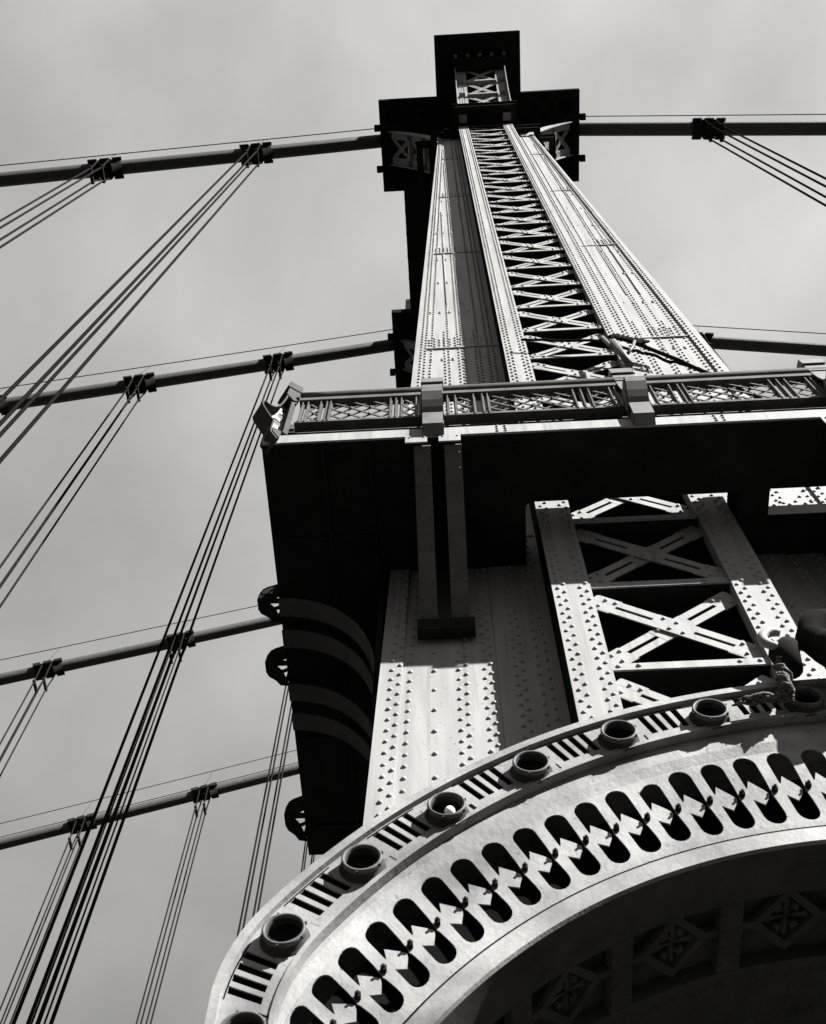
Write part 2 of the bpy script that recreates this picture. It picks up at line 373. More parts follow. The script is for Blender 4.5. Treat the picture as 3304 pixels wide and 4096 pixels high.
# head platform: cross-shaped, seen from below
M_ = MB(); zc_ = 51.0
outl = [(-2.0, 4.40), (.32, 4.40), (.32, 2.15), (3.66, 2.15), (3.66, 4.40), (5.99, 4.40), (5.99, 7.92), (-2.0, 7.92)]
M_.prism(outl, [], lambda x, y: (x, y, zc_), lambda x, y: (x, y, zc_ + .5))
o2 = [(-2.3, 4.1), (.02, 4.1), (.02, 1.95), (3.96, 1.95), (3.96, 4.1), (6.29, 4.1), (6.29, 8.22), (-2.3, 8.22)]
M_.prism([(2 + (x - 2) * .86, 5.9 + (y - 5.9) * .84) for x, y in outl], [], lambda x, y: (x, y, zc_ + .5), lambda x, y: (x, y, zc_ + 3.2))
for a_, b_ in (((-1.95, 4.5), (5.95, 4.5)), ((-1.95, 7.82), (5.95, 7.82)), ((.42, 2.25), (.42, 4.4)), ((3.56, 2.25), (3.56, 4.4)), ((-1.9, 4.5), (-1.9, 7.8)), ((5.89, 4.5), (5.89, 7.8))):
    n_ = int(max(abs(b_[0] - a_[0]), abs(b_[1] - a_[1])) / .14)
    for k in range(n_ + 1): M_.rivet((lin(a_[0], b_[0], k / n_), lin(a_[1], b_[1], k / n_), zc_), (0, 0, -1), r=.03, h=.025)
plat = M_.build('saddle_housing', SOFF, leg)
for px, py in ((-.55, 5.0), (4.55, 5.0)):      # black pads standing for shaded quatrefoil cut-outs in the underside
    for a in range(4):
        M_ = MB()
        t = R(45 + 90 * a); d1 = Vector((math.cos(t), math.sin(t), 0)); 
        tt = R(90 * a); c_ = Vector((px, py, 0)) + Vector((math.cos(tt), math.sin(tt), 0)) * .3
        e_ = Vector((-math.sin(tt), math.cos(tt), 0)); r_ = Vector((math.cos(tt), math.sin(tt), 0))
        pts = [c_ - r_ * .14, c_ + e_ * .2 + r_ * .06, c_ + e_ * .12 + r_ * .14, c_ - e_ * .12 + r_ * .14, c_ - e_ * .2 + r_ * .06]
        M_.prism([(p.x, p.y) for p in pts], [], lambda x, y: (x, y, zc_ - .02), lambda x, y: (x, y, zc_ + .01))
        M_.build('soffit_petal', BLACK, plat)
for px, py in ((-1.45, 5.0), (5.45, 5.0), (-1.45, 7.3), (5.45, 7.3)):
    M_ = MB()
    for rr, dz in ((.3, .03), (.2, .06), (.08, .12)): M_.tube([(px, py, zc_ + .01), (px, py, zc_ - dz)], rr, 18)
    M_.build('soffit_rosette', BLACK, plat)
for px in (-2.0, 5.99):
    s_ = -1 if px < 0 else 1
    for py in (5.42, 7.0):
        M_ = MB(); M_.box((min(px, px + s_ * .22), py - .12, 50.7), (max(px, px + s_ * .22), py + .12, 51.02)); M_.build('housing_lug', DARK, plat)
M_ = MB(); M_.box((cx - 1.0, 3.0, 50.35), (cx + 1.05, 3.45, 50.98)); M_.build('corbel_beam', DARK, plat)
for k in range(5):
    M_ = MB(); M_.box((cx - .95 + k * .47, 2.86, 50.86), (cx - .82 + k * .47, 2.99, 50.97)); M_.build('beam_dentil', STEEL, plat)
# second leg behind the first
leg2 = copy_tree(leg, (0, 8.53, 0))
leg2['label'] = 'second tower leg, behind the nearest, only its dark head block showing at left'
# transverse strut between the two leg heads
ts = empty('top_strut', (2, 10.5, 49)); tag(ts, 'dark transverse box girder joining the heads of the tower legs, seen from below', 'girder')
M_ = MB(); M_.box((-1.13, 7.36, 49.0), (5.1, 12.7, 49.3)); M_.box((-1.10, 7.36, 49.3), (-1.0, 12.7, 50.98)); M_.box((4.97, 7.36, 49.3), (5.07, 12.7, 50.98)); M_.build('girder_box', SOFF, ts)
for k in range(6): M_ = MB(); M_.box((-1.145, 7.5 + k * .9, 49.3), (-1.103, 7.6 + k * .9, 50.97)); M_.build('stiffener', DARK, ts)

# ------------------------------------------------------------------ balcony
ZB0 = 10.94; XL = -1.77; XR = 5.55; YF = 4.0; YBK = 9.0
bal = empty('balcony', (1.9, 5, ZB0)); tag(bal, 'steel balcony with shade-blackened underside, wrapping the tower leg, with latticed railing and scroll brackets', 'balcony')
def rrect(x0, y0, x1, y1, r):
    pts = []
    for cx_, cy_, a0 in ((x1 - r, y1 - r, 0), (x0 + r, y1 - r, 90), (x0 + r, y0 + r, 180), (x1 - r, y0 + r, 270)):
        for k in range(5): a = R(a0 + k * 22.5); pts.append((cx_ + r * math.cos(a), cy_ + r * math.sin(a)))
    return pts
def rect(x0, y0, x1, y1): return [(x0, y0), (x1, y0), (x1, y1), (x0, y1)]
M_ = MB()
M_.prism(rect(XL, YF + .105, XR, YBK), [rrect(.78, 4.74, 2.885, 7.45, .07), rect(3.18, 4.72, 4.35, 5.12), rect(-.45, 5.475, .70, 6.8), rect(3.05, 5.475, 4.2, 6.8),
         [(-1.125, 5.973), (-1.045, 5.97), (-1.035, 6.045), (-1.123, 6.012)]],
         lambda x, y: (x, y, ZB0 + .02), lambda x, y: (x, y, ZB0 + .50) if not (-1.13 < x < -1.03 and 5.9 < y < 6.1) else (x - .04 + (x + 1.08) * .6, y + .24 + (y - 6) * .6, ZB0 + .50))
M_.box((XL + .004, YF + .01, ZB0 + .003), (XR, YF + .104, ZB0 + .019)); M_.box((XL, YF + .012, ZB0 + .003), (XL + .14, YBK, ZB0 + .0185)) if False else None; M_.box((XL + .003, YBK, ZB0), (XR, YBK + .02, ZB0 + .2))
for x_ in (-1.2, -.75): M_.box((x_, YF + .02, ZB0 - .03), (x_ + .04, YBK - .01, ZB0 + .019))
M_.box((.70, 4.66, ZB0 + .49), (4.4, 4.715, ZB0 + .80))  # added upstand, lifts the shadow edge on the chord behind
for x_ in (-1.60, -1.0, -.55, .42, .72, 2.95, 3.12, 4.45):
    y1_ = 4.6 if .3 < x_ < 3.14 else (5.35 if x_ > -.6 else 8.9)
    for k in range(int((y1_ - 4.1) / .13)): M_.rivet((x_, 4.12 + k * .13, ZB0 + .02), (0, 0, -1), r=.017, h=.014)
for y_ in (5.0, 6.2, 7.4, 8.6): M_.box((XL + .145, y_, ZB0 - .01), (-1.21, y_ + .06, ZB0 + .0195)); M_.box((-1.15, y_, ZB0 - .01), (-.76, y_ + .06, ZB0 + .0195))
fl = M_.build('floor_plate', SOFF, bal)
M_ = MB(); M_.box((-1.765, YF - .012, ZB0), (XR, YF + .009, ZB0 + .205))
for x_ in (.52, .60, 2.62, 2.70, 4.7, 4.78):
    for k in range(3): M_.rivet((x_, YF - .012, ZB0 + .035 + k * .065), r=.018, h=.015)
M_.build('fascia', STEEL, bal)
M_ = MB(); M_.box((-1.75, YF + .085, ZB0 + .21), (XR, YF + .10, ZB0 + .53)); M_.build('kick_plate', DARK, bal)
# railing generator: map (s along, d outward, z)
def rail_run(F, s0, s1, posts):
    M_ = MB(); n = 24
    M_.tube([F(s0 + (s1 - s0) * i / n, .0, 12.29) for i in range(n + 1)], .072, 14); M_.build('handrail', RAIL, bal)
    def fbox(M_, sa, sb, da, db, za, zb):
        M_.hexa([F(sa, da, za), F(sb, da, za), F(sb, db, za), F(sa, db, za)], [F(sa, da, zb), F(sb, da, zb), F(sb, db, zb), F(sa, db, zb)])
    M_ = MB(); fbox(M_, s0, s1, -.05, .05, 12.105, 12.12); fbox(M_, s0, s1, .04, .05, 12.12, 12.18)
    M_.build('top_channel', RAIL, bal)
    M_ = MB(); fbox(M_, s0, s1, -.084, .025, 11.475, 11.492); fbox(M_, s0, s1, .015, .025, 11.492, 11.52)
    k = s0 + .1
    while k < s1: M_.rivet(F(k, -.03, 11.475), (0, 0, -1), r=.018, h=.012); k += .17
    M_.build('bottom_channel', RAIL, bal)
    edges = [s0 - .1] + posts + [s1 + .1]
    for a, b in zip(edges[:-1], edges[1:]):
        a += .11; b -= .11; ln = b - a
        if ln < .4: continue
        fr = ((.025, .07), (.175, .225), (.255, None), (.745, None), (.79, .835), (.955, .985)) if ln > 1.2 else ((.03, .08), (.9, .95))
        for f_ in fr:
            for g_ in f_:
                if g_ is None: continue
                U = MB()
                fbox(U, a + ln * g_ - .018, a + ln * g_ + .018, -.012, .012, 11.492, 12.105)
                fbox(U, a + ln * g_ - .006, a + ln * g_ + .006, .010, .035, 11.492, 12.105)
                U.build('baluster', RAIL, bal)
        pans = ((.075, .17), (.26, .74), (.845, .95)) if ln > 1.2 else ((.09, .89),)
        for p0, p1 in pans:
            G = MB(); x0 = a + ln * p0; x1 = a + ln * p1; zl, zh = 11.50, 12.10; H = zh - zl; pit = .2
            rows = 3; dh = H / rows; nx = max(1, round((x1 - x0) / pit)); dw = (x1 - x0) / nx
            for sg in (0, 1):
                for k in range(-rows, nx + rows):
                    # line from (x0 + k*dw, zl) slope dh/dw * sign ; clip to panel
                    xs = x0 + k * dw; t0, t1 = 0.0, float(rows)
                    # param t rows: x = xs + dw*t (sg 0) or xs + rows*dw - dw*t (sg 1)
                    fx = (lambda t: xs + dw * t) if sg == 0 else (lambda t: xs + rows * dw - dw * t)
                    if sg == 0: t0 = max(t0, (x0 - xs) / dw); t1 = min(t1, (x1 - xs) / dw)
                    else: t0 = max(t0, (xs + rows * dw - x1) / dw); t1 = min(t1, (xs + rows * dw - x0) / dw)
                    if t1 - t0 < .3: continue
                    dd = .006 if sg else -.006
                    P_, Q_ = Vector(F(fx(t0), dd, zl + dh * t0)), Vector(F(fx(t1), dd, zl + dh * t1))
                    nrm = (Vector(F(0, 1, 0)) - Vector(F(0, 0, 0)))
                    G.bar(P_, Q_, nrm, .022, .011)
            for k in range(nx + 1):
                for j in range(rows + 1):
                    if (k * dw) <= x1 - x0 + .001: G.rivet(F(x0 + k * dw, .013, zl + j * dh), Vector(F(0, 1, 0)) - Vector(F(0, 0, 0)), r=.014, h=.01)
            G.build('lattice_panel', RAIL, bal)
FF = lambda s, d, z: (s, 4.0 - d, z)
rail_run(FF, -1.50, XR - .1, [-.10, 1.93, 3.96])
FL = lambda s, d, z: (-1.64 - d, s, z)
rail_run(FL, 4.3, YBK - .1, [5.82, 6.58, 8.62])
# scroll brackets
OUT = [(0, 10.93), (.08, 11.02), (.085, 11.14), (.085, 11.24), (.085, 11.33), (.13, 11.385), (.18, 11.455), (.235, 11.545), (.25, 11.62), (.23, 11.69)]
INN = [(.19, 11.665), (.15, 11.66), (.11, 11.69), (.075, 11.78), (.05, 11.92), (.03, 12.10), (.02, 12.25)]
def bracket(P0, out, wdir, wd=.2, mt=None, cheeks=True):
    mt = mt or BRKP
    P0, out, wdir = Vector(P0), Vector(out), Vector(wdir)
    def F(u, z, k): return P0 + out * u + wdir * k * wd / 2 + Vector((0, 0, z - 10.94))
    W = MB()
    webo = [(-.03, 11.16), (0, 10.95)] + OUT[1:] + INN + [(-.05, 12.26)]
    holes = [[(-.03, 12.12), (.008, 12.12), (.018, 11.98), (-.03, 11.96)], [(-.03, 11.90), (.03, 11.92), (.05, 11.80), (-.028, 11.74)],
             [(-.02, 11.68), (.06, 11.72), (.10, 11.66), (.05, 11.56), (-.02, 11.56)], [(.12, 11.62), (.19, 11.62), (.15, 11.50), (.09, 11.43)], [(-.015, 11.45), (.05, 11.46), (.055, 11.30), (-.01, 11.24)]]
    for k in (-.3,):
        k2 = k + .12
        W.prism(webo, holes, lambda u, z: F(u, z, k), lambda u, z: F(u, z, k2))
    W.build_name = 'x'
    Fl = MB()
    for seq in (OUT, INN):
        for (a, b) in zip(seq[:-1], seq[1:]):
            A, B = Vector((a[0], a[1])), Vector((b[0], b[1])); n = Vector((B.y - A.y, -(B.x - A.x))).normalized() * .016
            if seq is INN: pass
            Fl.hexa([F(A.x, A.y, -1), F(B.x, B.y, -1), F(B.x, B.y, 1), F(A.x, A.y, 1)], [F(A.x + n.x, A.y + n.y, -1), F(B.x + n.x, B.y + n.y, -1), F(B.x + n.x, B.y + n.y, 1), F(A.x + n.x, A.y + n.y, 1)])
    A, B = OUT[-1], INN[0]
    Fl.hexa([F(*A, -1), F(*B, -1), F(*B, 1), F(*A, 1)], [F(A[0] - .02, A[1] - .02, -1), F(B[0] - .02, B[1] - .02, -1), F(B[0] - .02, B[1] - .02, 1), F(A[0] - .02, A[1] - .02, 1)])
    # foot block clasping the fascia
    Fl.hexa([F(-.012, 10.945, -1.06), F(.075, 11.035, -1.06), F(.075, 11.035, 1.06), F(-.012, 10.945, 1.06)], [F(-.012, 11.14, -1.06), F(.08, 11.13, -1.06), F(.08, 11.13, 1.06), F(-.012, 11.14, 1.06)])
    for k_ in ((-1.1, .9) if cheeks else ()):
        Fl.prism([(0, 11.30), (.08, 11.335), (.225, 11.54), (.24, 11.62), (.22, 11.69), (.14, 11.68), (.07, 11.72), (0, 11.6)], [], lambda u, z: F(u, z, k_), lambda u, z: F(u, z, k_ + .2))
    br = Fl.build('scroll_bracket', mt, bal)
    W.build('bracket_web', STEEL, br)
    Cp = MB(); cap = [(.05, 12.22), (.04, 12.44), (.0, 12.52), (-.09, 12.50), (-.10, 12.2), (-.04, 12.14)]
    Cp.prism(cap, [], lambda u, z: F(u, z, -1.08), lambda u, z: F(u, z, 1.08))
    Cp.prism([(.065, 12.43), (.055, 12.60), (-.10, 12.64), (-.11, 12.47)], [], lambda u, z: F(u, z, -1.2), lambda u, z: F(u, z, 1.2))
    Cp.prism([(-.085, 11.19), (-.03, 11.19), (-.03, 12.15), (-.085, 12.2)], [], lambda u, z: F(u, z, -.9), lambda u, z: F(u, z, .9))
    Cp.build('post_cap', mt, br)
    return br
for x_ in (-.10, 1.93, 3.96): bracket((x_, YF - .015, ZB0), (0, -1, 0), (1, 0, 0))
b0 = bracket((-1.66, 4.02, ZB0), (-.80, -.60, 0), (.60, -.80, 0), mt=RIBP, cheeks=False); b0['label'] = 'corner scroll bracket of the balcony railing, its white web lit by the sun'
def console(yc_):
    prof = [(-.02, 10.72), (.06, 10.74), (.12, 10.84), (.20, 10.92), (.245, 11.02), (.27, 11.16), (.262, 11.30), (.235, 11.40), (.19, 11.45), (.10, 11.50), (-.02, 11.58)]
    M_ = MB(); hs = [[(.0, 11.12), (.15, 11.12), (.07, 11.00), (.0, 11.05)], [(.0, 11.0), (.055, 10.965), (.01, 10.85)], [(.0, 11.19), (.12, 11.20), (.02, 11.30)]]
    M_.prism(prof, hs, lambda u, z: (-1.765 - u, yc_ - .012, z), lambda u, z: (-1.765 - u, yc_ + .012, z))
    for a, b in zip(prof[:-1], prof[1:]):
        M_.hexa([(-1.765 - a[0], yc_ - .022, a[1]), (-1.765 - b[0], yc_ - .022, b[1]), (-1.765 - b[0], yc_ + .022, b[1]), (-1.765 - a[0], yc_ + .022, a[1])],
                [(-1.765 - a[0] + .02, yc_ - .022, a[1]), (-1.765 - b[0] + .02, yc_ - .022, b[1]), (-1.765 - b[0] + .02, yc_ + .022, b[1]), (-1.765 - a[0] + .02, yc_ + .022, a[1])])
    M_.build('side_console', DARK, bal)  # console given a near-black colour in place of shade
for y_ in (5.82, 6.58, 8.62): console(y_)
# sloping twin knee brackets under the front edge
for bx in (.02, 3.98):
    for x0, x1 in ((-.31, -.15), (-.02, .145)):
        M_ = MB(); pa = [(YF + .03, 10.86), (YF + .03, 10.80), (5.36, 9.68), (5.44, 9.60), (5.44, 10.94), (YF + .03, 10.94)]
        M_.hexa([(bx + x0, YF + .04, 10.80), (bx + x1, YF + .04, 10.80), (bx + x1, YF + .04, 10.82), (bx + x0, YF + .04, 10.82)],
                [(bx + x0, 5.37, 9.70), (bx + x1, 5.37, 9.70), (bx + x1, 5.37, 9.72), (bx + x0, 5.37, 9.72)])
        xm = (x0 + x1) / 2 + bx
        for k in range(11):
            t_ = (k + .5) / 11; yy, zz = lin(YF + .04, 5.37, t_), lin(10.80, 9.70, t_)
            for dx in ((.03, x1 - x0 - .03)): M_.rivet((bx + x0 + dx, yy, zz), (0, -.64, -.77), r=.013, h=.011)
        fl_ = M_.build('knee_bracket', KNEEP, bal)
        W_ = MB(); W_.prism([(YF + .05, 10.835), (5.37, 9.735), (5.41, 9.74), (5.41, 10.93), (YF + .05, 10.93)], [], lambda y, z: (xm - .008, y, z), lambda y, z: (xm + .008, y, z)); W_.build('knee_web', DARK, fl_)
    M_ = MB(); M_.box((bx - .34, 5.31, 9.50), (bx + .19, 5.42, 9.69)); 
    for k in range(5): M_.rivet((bx - .28 + k * .1, 5.31, 9.60), (0, -1, 0), r=.018, h=.014)
    M_.build('bearing_foot', DARK, bal)
    for x0 in (-.37, -.05):
        M_ = MB(); M_.box((bx - .02 + x0, YF - .016, ZB0 - .17), (bx - .02 + x0 + .21, YF + .0, ZB0 - .004)); M_.rivet((bx + x0 + .02, YF - .016, ZB0 - .05), r=.013, h=.012); M_.rivet((bx + x0 + .16, YF - .016, ZB0 - .05), r=.013, h=.012); M_.build('clip_plate', STEEL, bal)
# curved ribs under the left walk
for y0 in (5.5, 5.86, 6.5, 6.86):
    M_ = MB(); n = 12; prev = None
    for k in range(n + 1):
        a = R(90 * k / n); x = -.66 - 1.05 * (1 - math.cos(a)); z = 8.75 + (10.88 - 8.75 - .3) * math.sin(a) ** .8
        x = -.70 - 1.02 * (1 - math.cos(a)); cur = (x, z)
        if prev:
            A, B = prev, cur; d = Vector((B[0] - A[0], B[1] - A[1])).normalized(); nn = (-d[1] * -.015, d[0] * -.015)
            M_.hexa([(A[0], y0, A[1]), (B[0], y0, B[1]), (B[0], y0 + .2, B[1]), (A[0], y0 + .2, A[1])],
                    [(A[0] + nn[0], y0, A[1] + nn[1]), (B[0] + nn[0], y0, B[1] + nn[1]), (B[0] + nn[0], y0 + .2, B[1] + nn[1]), (A[0] + nn[0], y0 + .2, A[1] + nn[1])])
        prev = cur
    M_.build('curved_rib', RIBP, bal)
M_ = MB(); M_.box((-.71, 5.5, 8.6), (-.66, 7.1, 10.9)); M_.build('rib_backing', DARK, bal)

# ------------------------------------------------------------------ arched hood
AX, AZ = 1.871, 1.814
hood = empty('arched_hood', (AX, 3.6, ZB)); tag(hood, 'round arched iron hood with lamp rings, slotted cove and coffered vault, close above the viewer', 'arch')
def AP(th, r, y, s=1.0):
    t = R(th); return (s * (AX - r * math.cos(t)), s * y, s * (AZ + r * math.sin(t)))
def rf(th):
    th = min(th, 180 - th)
    return 1.0 if th > 33 else 1 - .0004 * (33 - th) ** 2 if th > 25 else .8833 / math.cos(R(max(th, 0)))
def band(M_, f0, f1, t0, t1, n):
    o = len(M_.v)
    for i in range(n + 1):
        th = t0 + (t1 - t0) * i / n; M_.v.append(f0(th)); M_.v.append(f1(th))
    for i in range(n):
        a = o + 2 * i; M_.f.append((a, a + 1, a + 3, a + 2)); M_.smooth.append(True)
T0, T1 = 8, 172; S1 = .977
def rad(r, y, s=1.0): return lambda th: AP(th, r * rf(th), y, s)
M_ = MB()
# raised outer lip
band(M_, rad(3.09, 3.125), rad(3.128, 3.125), T0, T1, 164); band(M_, rad(3.128, 3.125), rad(3.132, 3.30), T0, T1, 164); band(M_, rad(3.09, 3.125), rad(3.09, 3.152), T0, T1, 164)
# reveal of the rim towards the cove
band(M_, rad(2.868, 3.142), rad(2.868, 3.190), T0, T1, 164); band(M_, rad(2.868, 3.142), rad(2.888, 3.142), T0, T1, 164); band(M_, rad(2.888, 3.142), rad(2.888, 3.152), T0, T1, 164)
band(M_, rad(3.10, 3.30), rad(3.10, 4.9), T0, T1, 100)
# plain parts of the cove above the slots
TOPY, TOPR = 3.29, 2.80
S2 = .903
def topr(th): th = min(th, 180 - th); return TOPR + .045 * min(1, max(0, (58 - th) / 12))
def T(th): return Vector(AP(th, topr(th) * rf(th + 2), TOPY, S1))
def boff(th): return 2.7 + .9 * min(1, max(0, (th - 38) / 27))
def Bt(th): return Vector(AP(th, 2.69 * rf(th), 3.61, S2))
def cove(th, t): return T(th).lerp(Bt(th + boff(th)), t)
band(M_, rad(3.05, 3.190), lambda th: AP(th, (2.86 + .9 * (topr(th) - 2.8)) * rf(th + 2), 3.270, S1), T0, T1, 164)
band(M_, lambda th: AP(th, (2.86 + .9 * (topr(th) - 2.8)) * rf(th + 2), 3.270, S1), lambda th: tuple(cove(th, -.02)), T0, T1, 164)
band(M_, lambda th: tuple(cove(th, 1.02)), lambda th: AP(th + boff(th), 2.635 * rf(th + boff(th)), 3.62, S2), T0, T1, 164)
rim = M_.build('arch_rim', CASTM, hood)
# rim face with louvred openings, one piece per lamp bay
TH0, DTH = 31.3, 8.98
PL = MB(); LB = MB(); PL.sv = LB.sv = 100; grooves = []
def arcpts(t0, t1, r0, r1, n=4):
    # a slight bow keeps every edge vertex in the triangulation
    return [(lin(t0, t1, i / n), r0 - .003 * math.sin(math.pi * i / n)) for i in range(n + 1)] + [(lin(t1, t0, i / n), r1 + .003 * math.sin(math.pi * i / n)) for i in range(n + 1)]
k = -2
lamps = []; LIPM = mat('lit_lip', .04, .10, 14, .5, .4); RINGM = mat('shaded_ring_metal', .02, .045, 8, .6, .2, spec=.06)  # ring wall colour darkened as its shade, lip lighter as if lit
while TH0 + k * DTH < T1 - 4:
    tc_ = TH0 + k * DTH
    f0 = lambda th, r: AP(th, r * rf(th), 3.152); f1 = lambda th, r: AP(th, r * rf(th), 3.160)
    for j in range(4):
        a = tc_ + 3.15 + j * 1.04; c0, c1 = a - .21, a + .83
        PL.prism([(c0, 2.888), (c1, 2.888), (c1, 3.09), (c0, 3.09)], [[(a, 2.932), (a + .62, 2.932), (a + .56, 3.078), (a - .04, 3.078)]], f0, f1, walls='holes')
    for p0, p1, n_ in ((tc_ + 1, tc_ + 2.94, 3), (tc_ + 7.10, tc_ + DTH + 1, 4)):
        for q in range(n_):
            c0, c1 = lin(p0, p1, q / n_), lin(p0, p1, (q + 1) / n_)
            PL.prism([(c0, 2.888), (c1, 2.888), (c1, 3.09), (c0, 3.09)], [], f0, f1, walls=False)
    LB.prism(arcpts(tc_ + 2.5, tc_ + DTH, 2.9, 3.086, 6), [], lambda th, r: AP(th, r * rf(th), 3.168), lambda th, r: AP(th, r * rf(th), 3.173))  # black sheet put in as the shade behind the louvres
    # raised frame line over the louvres
    GR = MB(); band(GR, lambda th: AP(th, 3.078 * rf(th), 3.1505), lambda th: AP(th, 3.084 * rf(th), 3.1505), tc_ + 2.6, tc_ + 7.5, 6)
    grooves.append(GR); GR = MB(); grooves.append(GR); band(GR, lambda th: AP(th, 2.89 * rf(th), 3.1505), lambda th: AP(th, 2.937 * rf(th), 3.1505), tc_ + 2.25 + random.uniform(-.3, .3), tc_ + 2.31, 1)
    lamps.append(tc_); k += 1
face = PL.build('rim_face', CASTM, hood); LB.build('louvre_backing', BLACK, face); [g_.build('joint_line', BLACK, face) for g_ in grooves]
for i, tc_ in enumerate(lamps):
    if tc_ < 12 or tc_ > 168: continue
    r0 = 2.972 if tc_ < 45 else 2.955
    cx_, _, cz_ = AP(tc_, r0 * rf(tc_), 0)
    def ringv(M_, prof, seg=36, smooth=True):
        o = len(M_.v)
        for rr, yy in prof:
            for k in range(seg): a = 2 * math.pi * k / seg; M_.v.append((cx_ + rr * math.cos(a), yy, cz_ + rr * math.sin(a)))
        for j in range(len(prof) - 1):
            for k in range(seg):
                a = o + j * seg + k; b = o + j * seg + (k + 1) % seg; M_.f.append((a, b, b + seg, a + seg)); M_.smooth.append(smooth)
    M_ = MB(); ringv(M_, [(.094, 3.152), (.088, 3.144), (.082, 3.141), (.080, 3.116), (.080, 3.1105), (.066, 3.1105), (.066, 3.14)])
    for a in (200, 260, 330, 20, 110):
        t = R(a); M_.box((cx_ + .0835 * math.cos(t) - .004, 3.098, cz_ + .0835 * math.sin(t) - .004), (cx_ + .0835 * math.cos(t) + .004, 3.110, cz_ + .0835 * math.sin(t) + .004))
    lr = M_.build('lamp_ring', RINGM, hood)
    M_ = MB(); ringv(M_, [(.0805, 3.117), (.082, 3.109), (.0815, 3.101), (.078, 3.096), (.072, 3.096), (.068, 3.102), (.0665, 3.116)]); M_.build('ring_lip', LIPM, lr)
    W_ = MB(); ringv(W_, [(.066, 3.14), (.05, 3.149), (.0, 3.151)]); W_.build('lamp_well', LENS, lr)
    if abs(tc_ - 48.85) < 1:
        B_ = MB(); prof = []
        ringv(B_, [(.023 * math.sin(R(a)), 3.124 - .023 * math.cos(R(a))) for a in range(2, 160, 12)] + [(.008, 3.15)], 24); bb = B_.build('bulb', BULB, lr); bb.location.z -= .02; bb.location.x += .012; lr['label'] = 'lamp ring with a white bulb in it'
# slotted cove
SL = MB(); bolts = []
def slot_hole(tt):
    """polygon in (theta, t)"""
    HWD = 1.13
    def up(u, t): return (tt + u * HWD, t)
    pts = []
    for k in range(9): a = R(180 - 180 * k / 8); pts.append(up(math.cos(a), .13 - .13 * math.sin(a)))
    pts += [up(.97, .40), up(.90, .54), up(.80, .585), up(.90, .63), up(1.0, .80)]
    for k in range(9): a = R(180 * k / 8); pts.append(up(math.cos(a), .87 + .13 * math.sin(a)))
    pts += [up(-1, .62), up(-.25, .715), up(.45, .62), up(.62, .575), up(.3, .50), up(-.5, .35), up(-.93, .46), up(-1, .44)]
    return pts
kk = -12
while 64.6 + 3.33 * kk < 150:
    tt = 64.6 + 3.33 * kk; h = 3.33 / 2
    cell = [(tt - h, -.02), (tt, -.02), (tt + h, -.02)] + [(tt + h, t) for t in (.25, .5, .75)] + [(tt + h, 1.02), (tt, 1.02), (tt - h, 1.02)] + [(tt - h, t) for t in (.75, .5, .25)]
    jj = random.uniform(-.04, .04)
    hole = slot_hole(tt + jj)
    if kk == 1: hole = [(p[0] + (.22 if p[1] < .08 else 0), p[1] * .97 + (.07 if p[1] < .1 else .0)) for p in hole]
    SL.prism(cell, [hole], lambda th, t: tuple(cove(th, t)), lambda th, t: tuple(cove(th, t) + Vector((0, .007, 0))), walls='holes')
    q = cove(tt + 1.32, .545)
    BO = MB(); bolts.append(BO); BO.box((q.x - .011, q.y - .022, q.z - .011), (q.x + .011, q.y - .001, q.z + .011)); BO.tube([(q.x, q.y - .034, q.z), (q.x, q.y - .002, q.z)], .006, 8)
    kk += 1
sl = SL.build('slotted_cove', CASTM, hood); [b_.build('cove_bolt', DARK, sl) for b_ in bolts]
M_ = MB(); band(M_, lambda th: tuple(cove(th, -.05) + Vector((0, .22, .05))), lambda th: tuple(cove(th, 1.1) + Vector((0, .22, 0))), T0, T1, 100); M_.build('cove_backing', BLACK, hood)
# plain cove below the first slot, to the springing
M_ = MB(); band(M_, lambda th: tuple(cove(th, -.02)), lambda th: tuple(cove(th, 1.02)), T0, 64.6 - 12 * 3.33 - 3.33 / 2, 30); band(M_, lambda th: tuple(cove(th, -.02)), lambda th: tuple(cove(th, 1.02)), 64.6 + 3.33 * (kk - 1) + 3.33 / 2, T1, 30); M_.build('plain_cove', CASTM, hood)
# border moulding
M_ = MB()
band(M_, rad(2.624, 3.63, S2), rad(2.624, 3.60, S2), T0, T1, 164); band(M_, rad(2.624, 3.60, S2), rad(2.53, 3.594, S2), T0, T1, 164); band(M_, rad(2.53, 3.594, S2), rad(2.522, 3.612, S2), T0, T1, 164)
bm_ = M_.build('border_moulding', CASTM, hood)
M_ = MB(); band(M_, rad(2.6245, 3.5985, S2), rad(2.633, 3.5985, S2), T0, T1, 164); M_.build('border_groove', BLACK, bm_)
# barrel vault and coffers
VLT = mat('shaded_vault_paint', .035, .055, 5, .7, .3)  # paint darkened to hold the shade inside the vault
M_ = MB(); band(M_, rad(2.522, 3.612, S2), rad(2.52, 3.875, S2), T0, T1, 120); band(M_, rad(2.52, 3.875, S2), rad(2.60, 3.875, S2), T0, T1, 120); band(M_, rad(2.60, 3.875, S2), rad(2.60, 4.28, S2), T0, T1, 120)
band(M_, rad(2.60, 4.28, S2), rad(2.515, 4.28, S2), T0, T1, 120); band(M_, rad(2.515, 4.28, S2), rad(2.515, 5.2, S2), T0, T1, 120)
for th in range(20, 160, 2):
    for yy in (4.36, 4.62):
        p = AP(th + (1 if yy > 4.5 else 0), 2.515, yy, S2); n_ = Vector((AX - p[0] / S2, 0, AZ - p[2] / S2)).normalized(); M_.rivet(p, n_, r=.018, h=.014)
vault = M_.build('barrel_vault', VLT, hood)
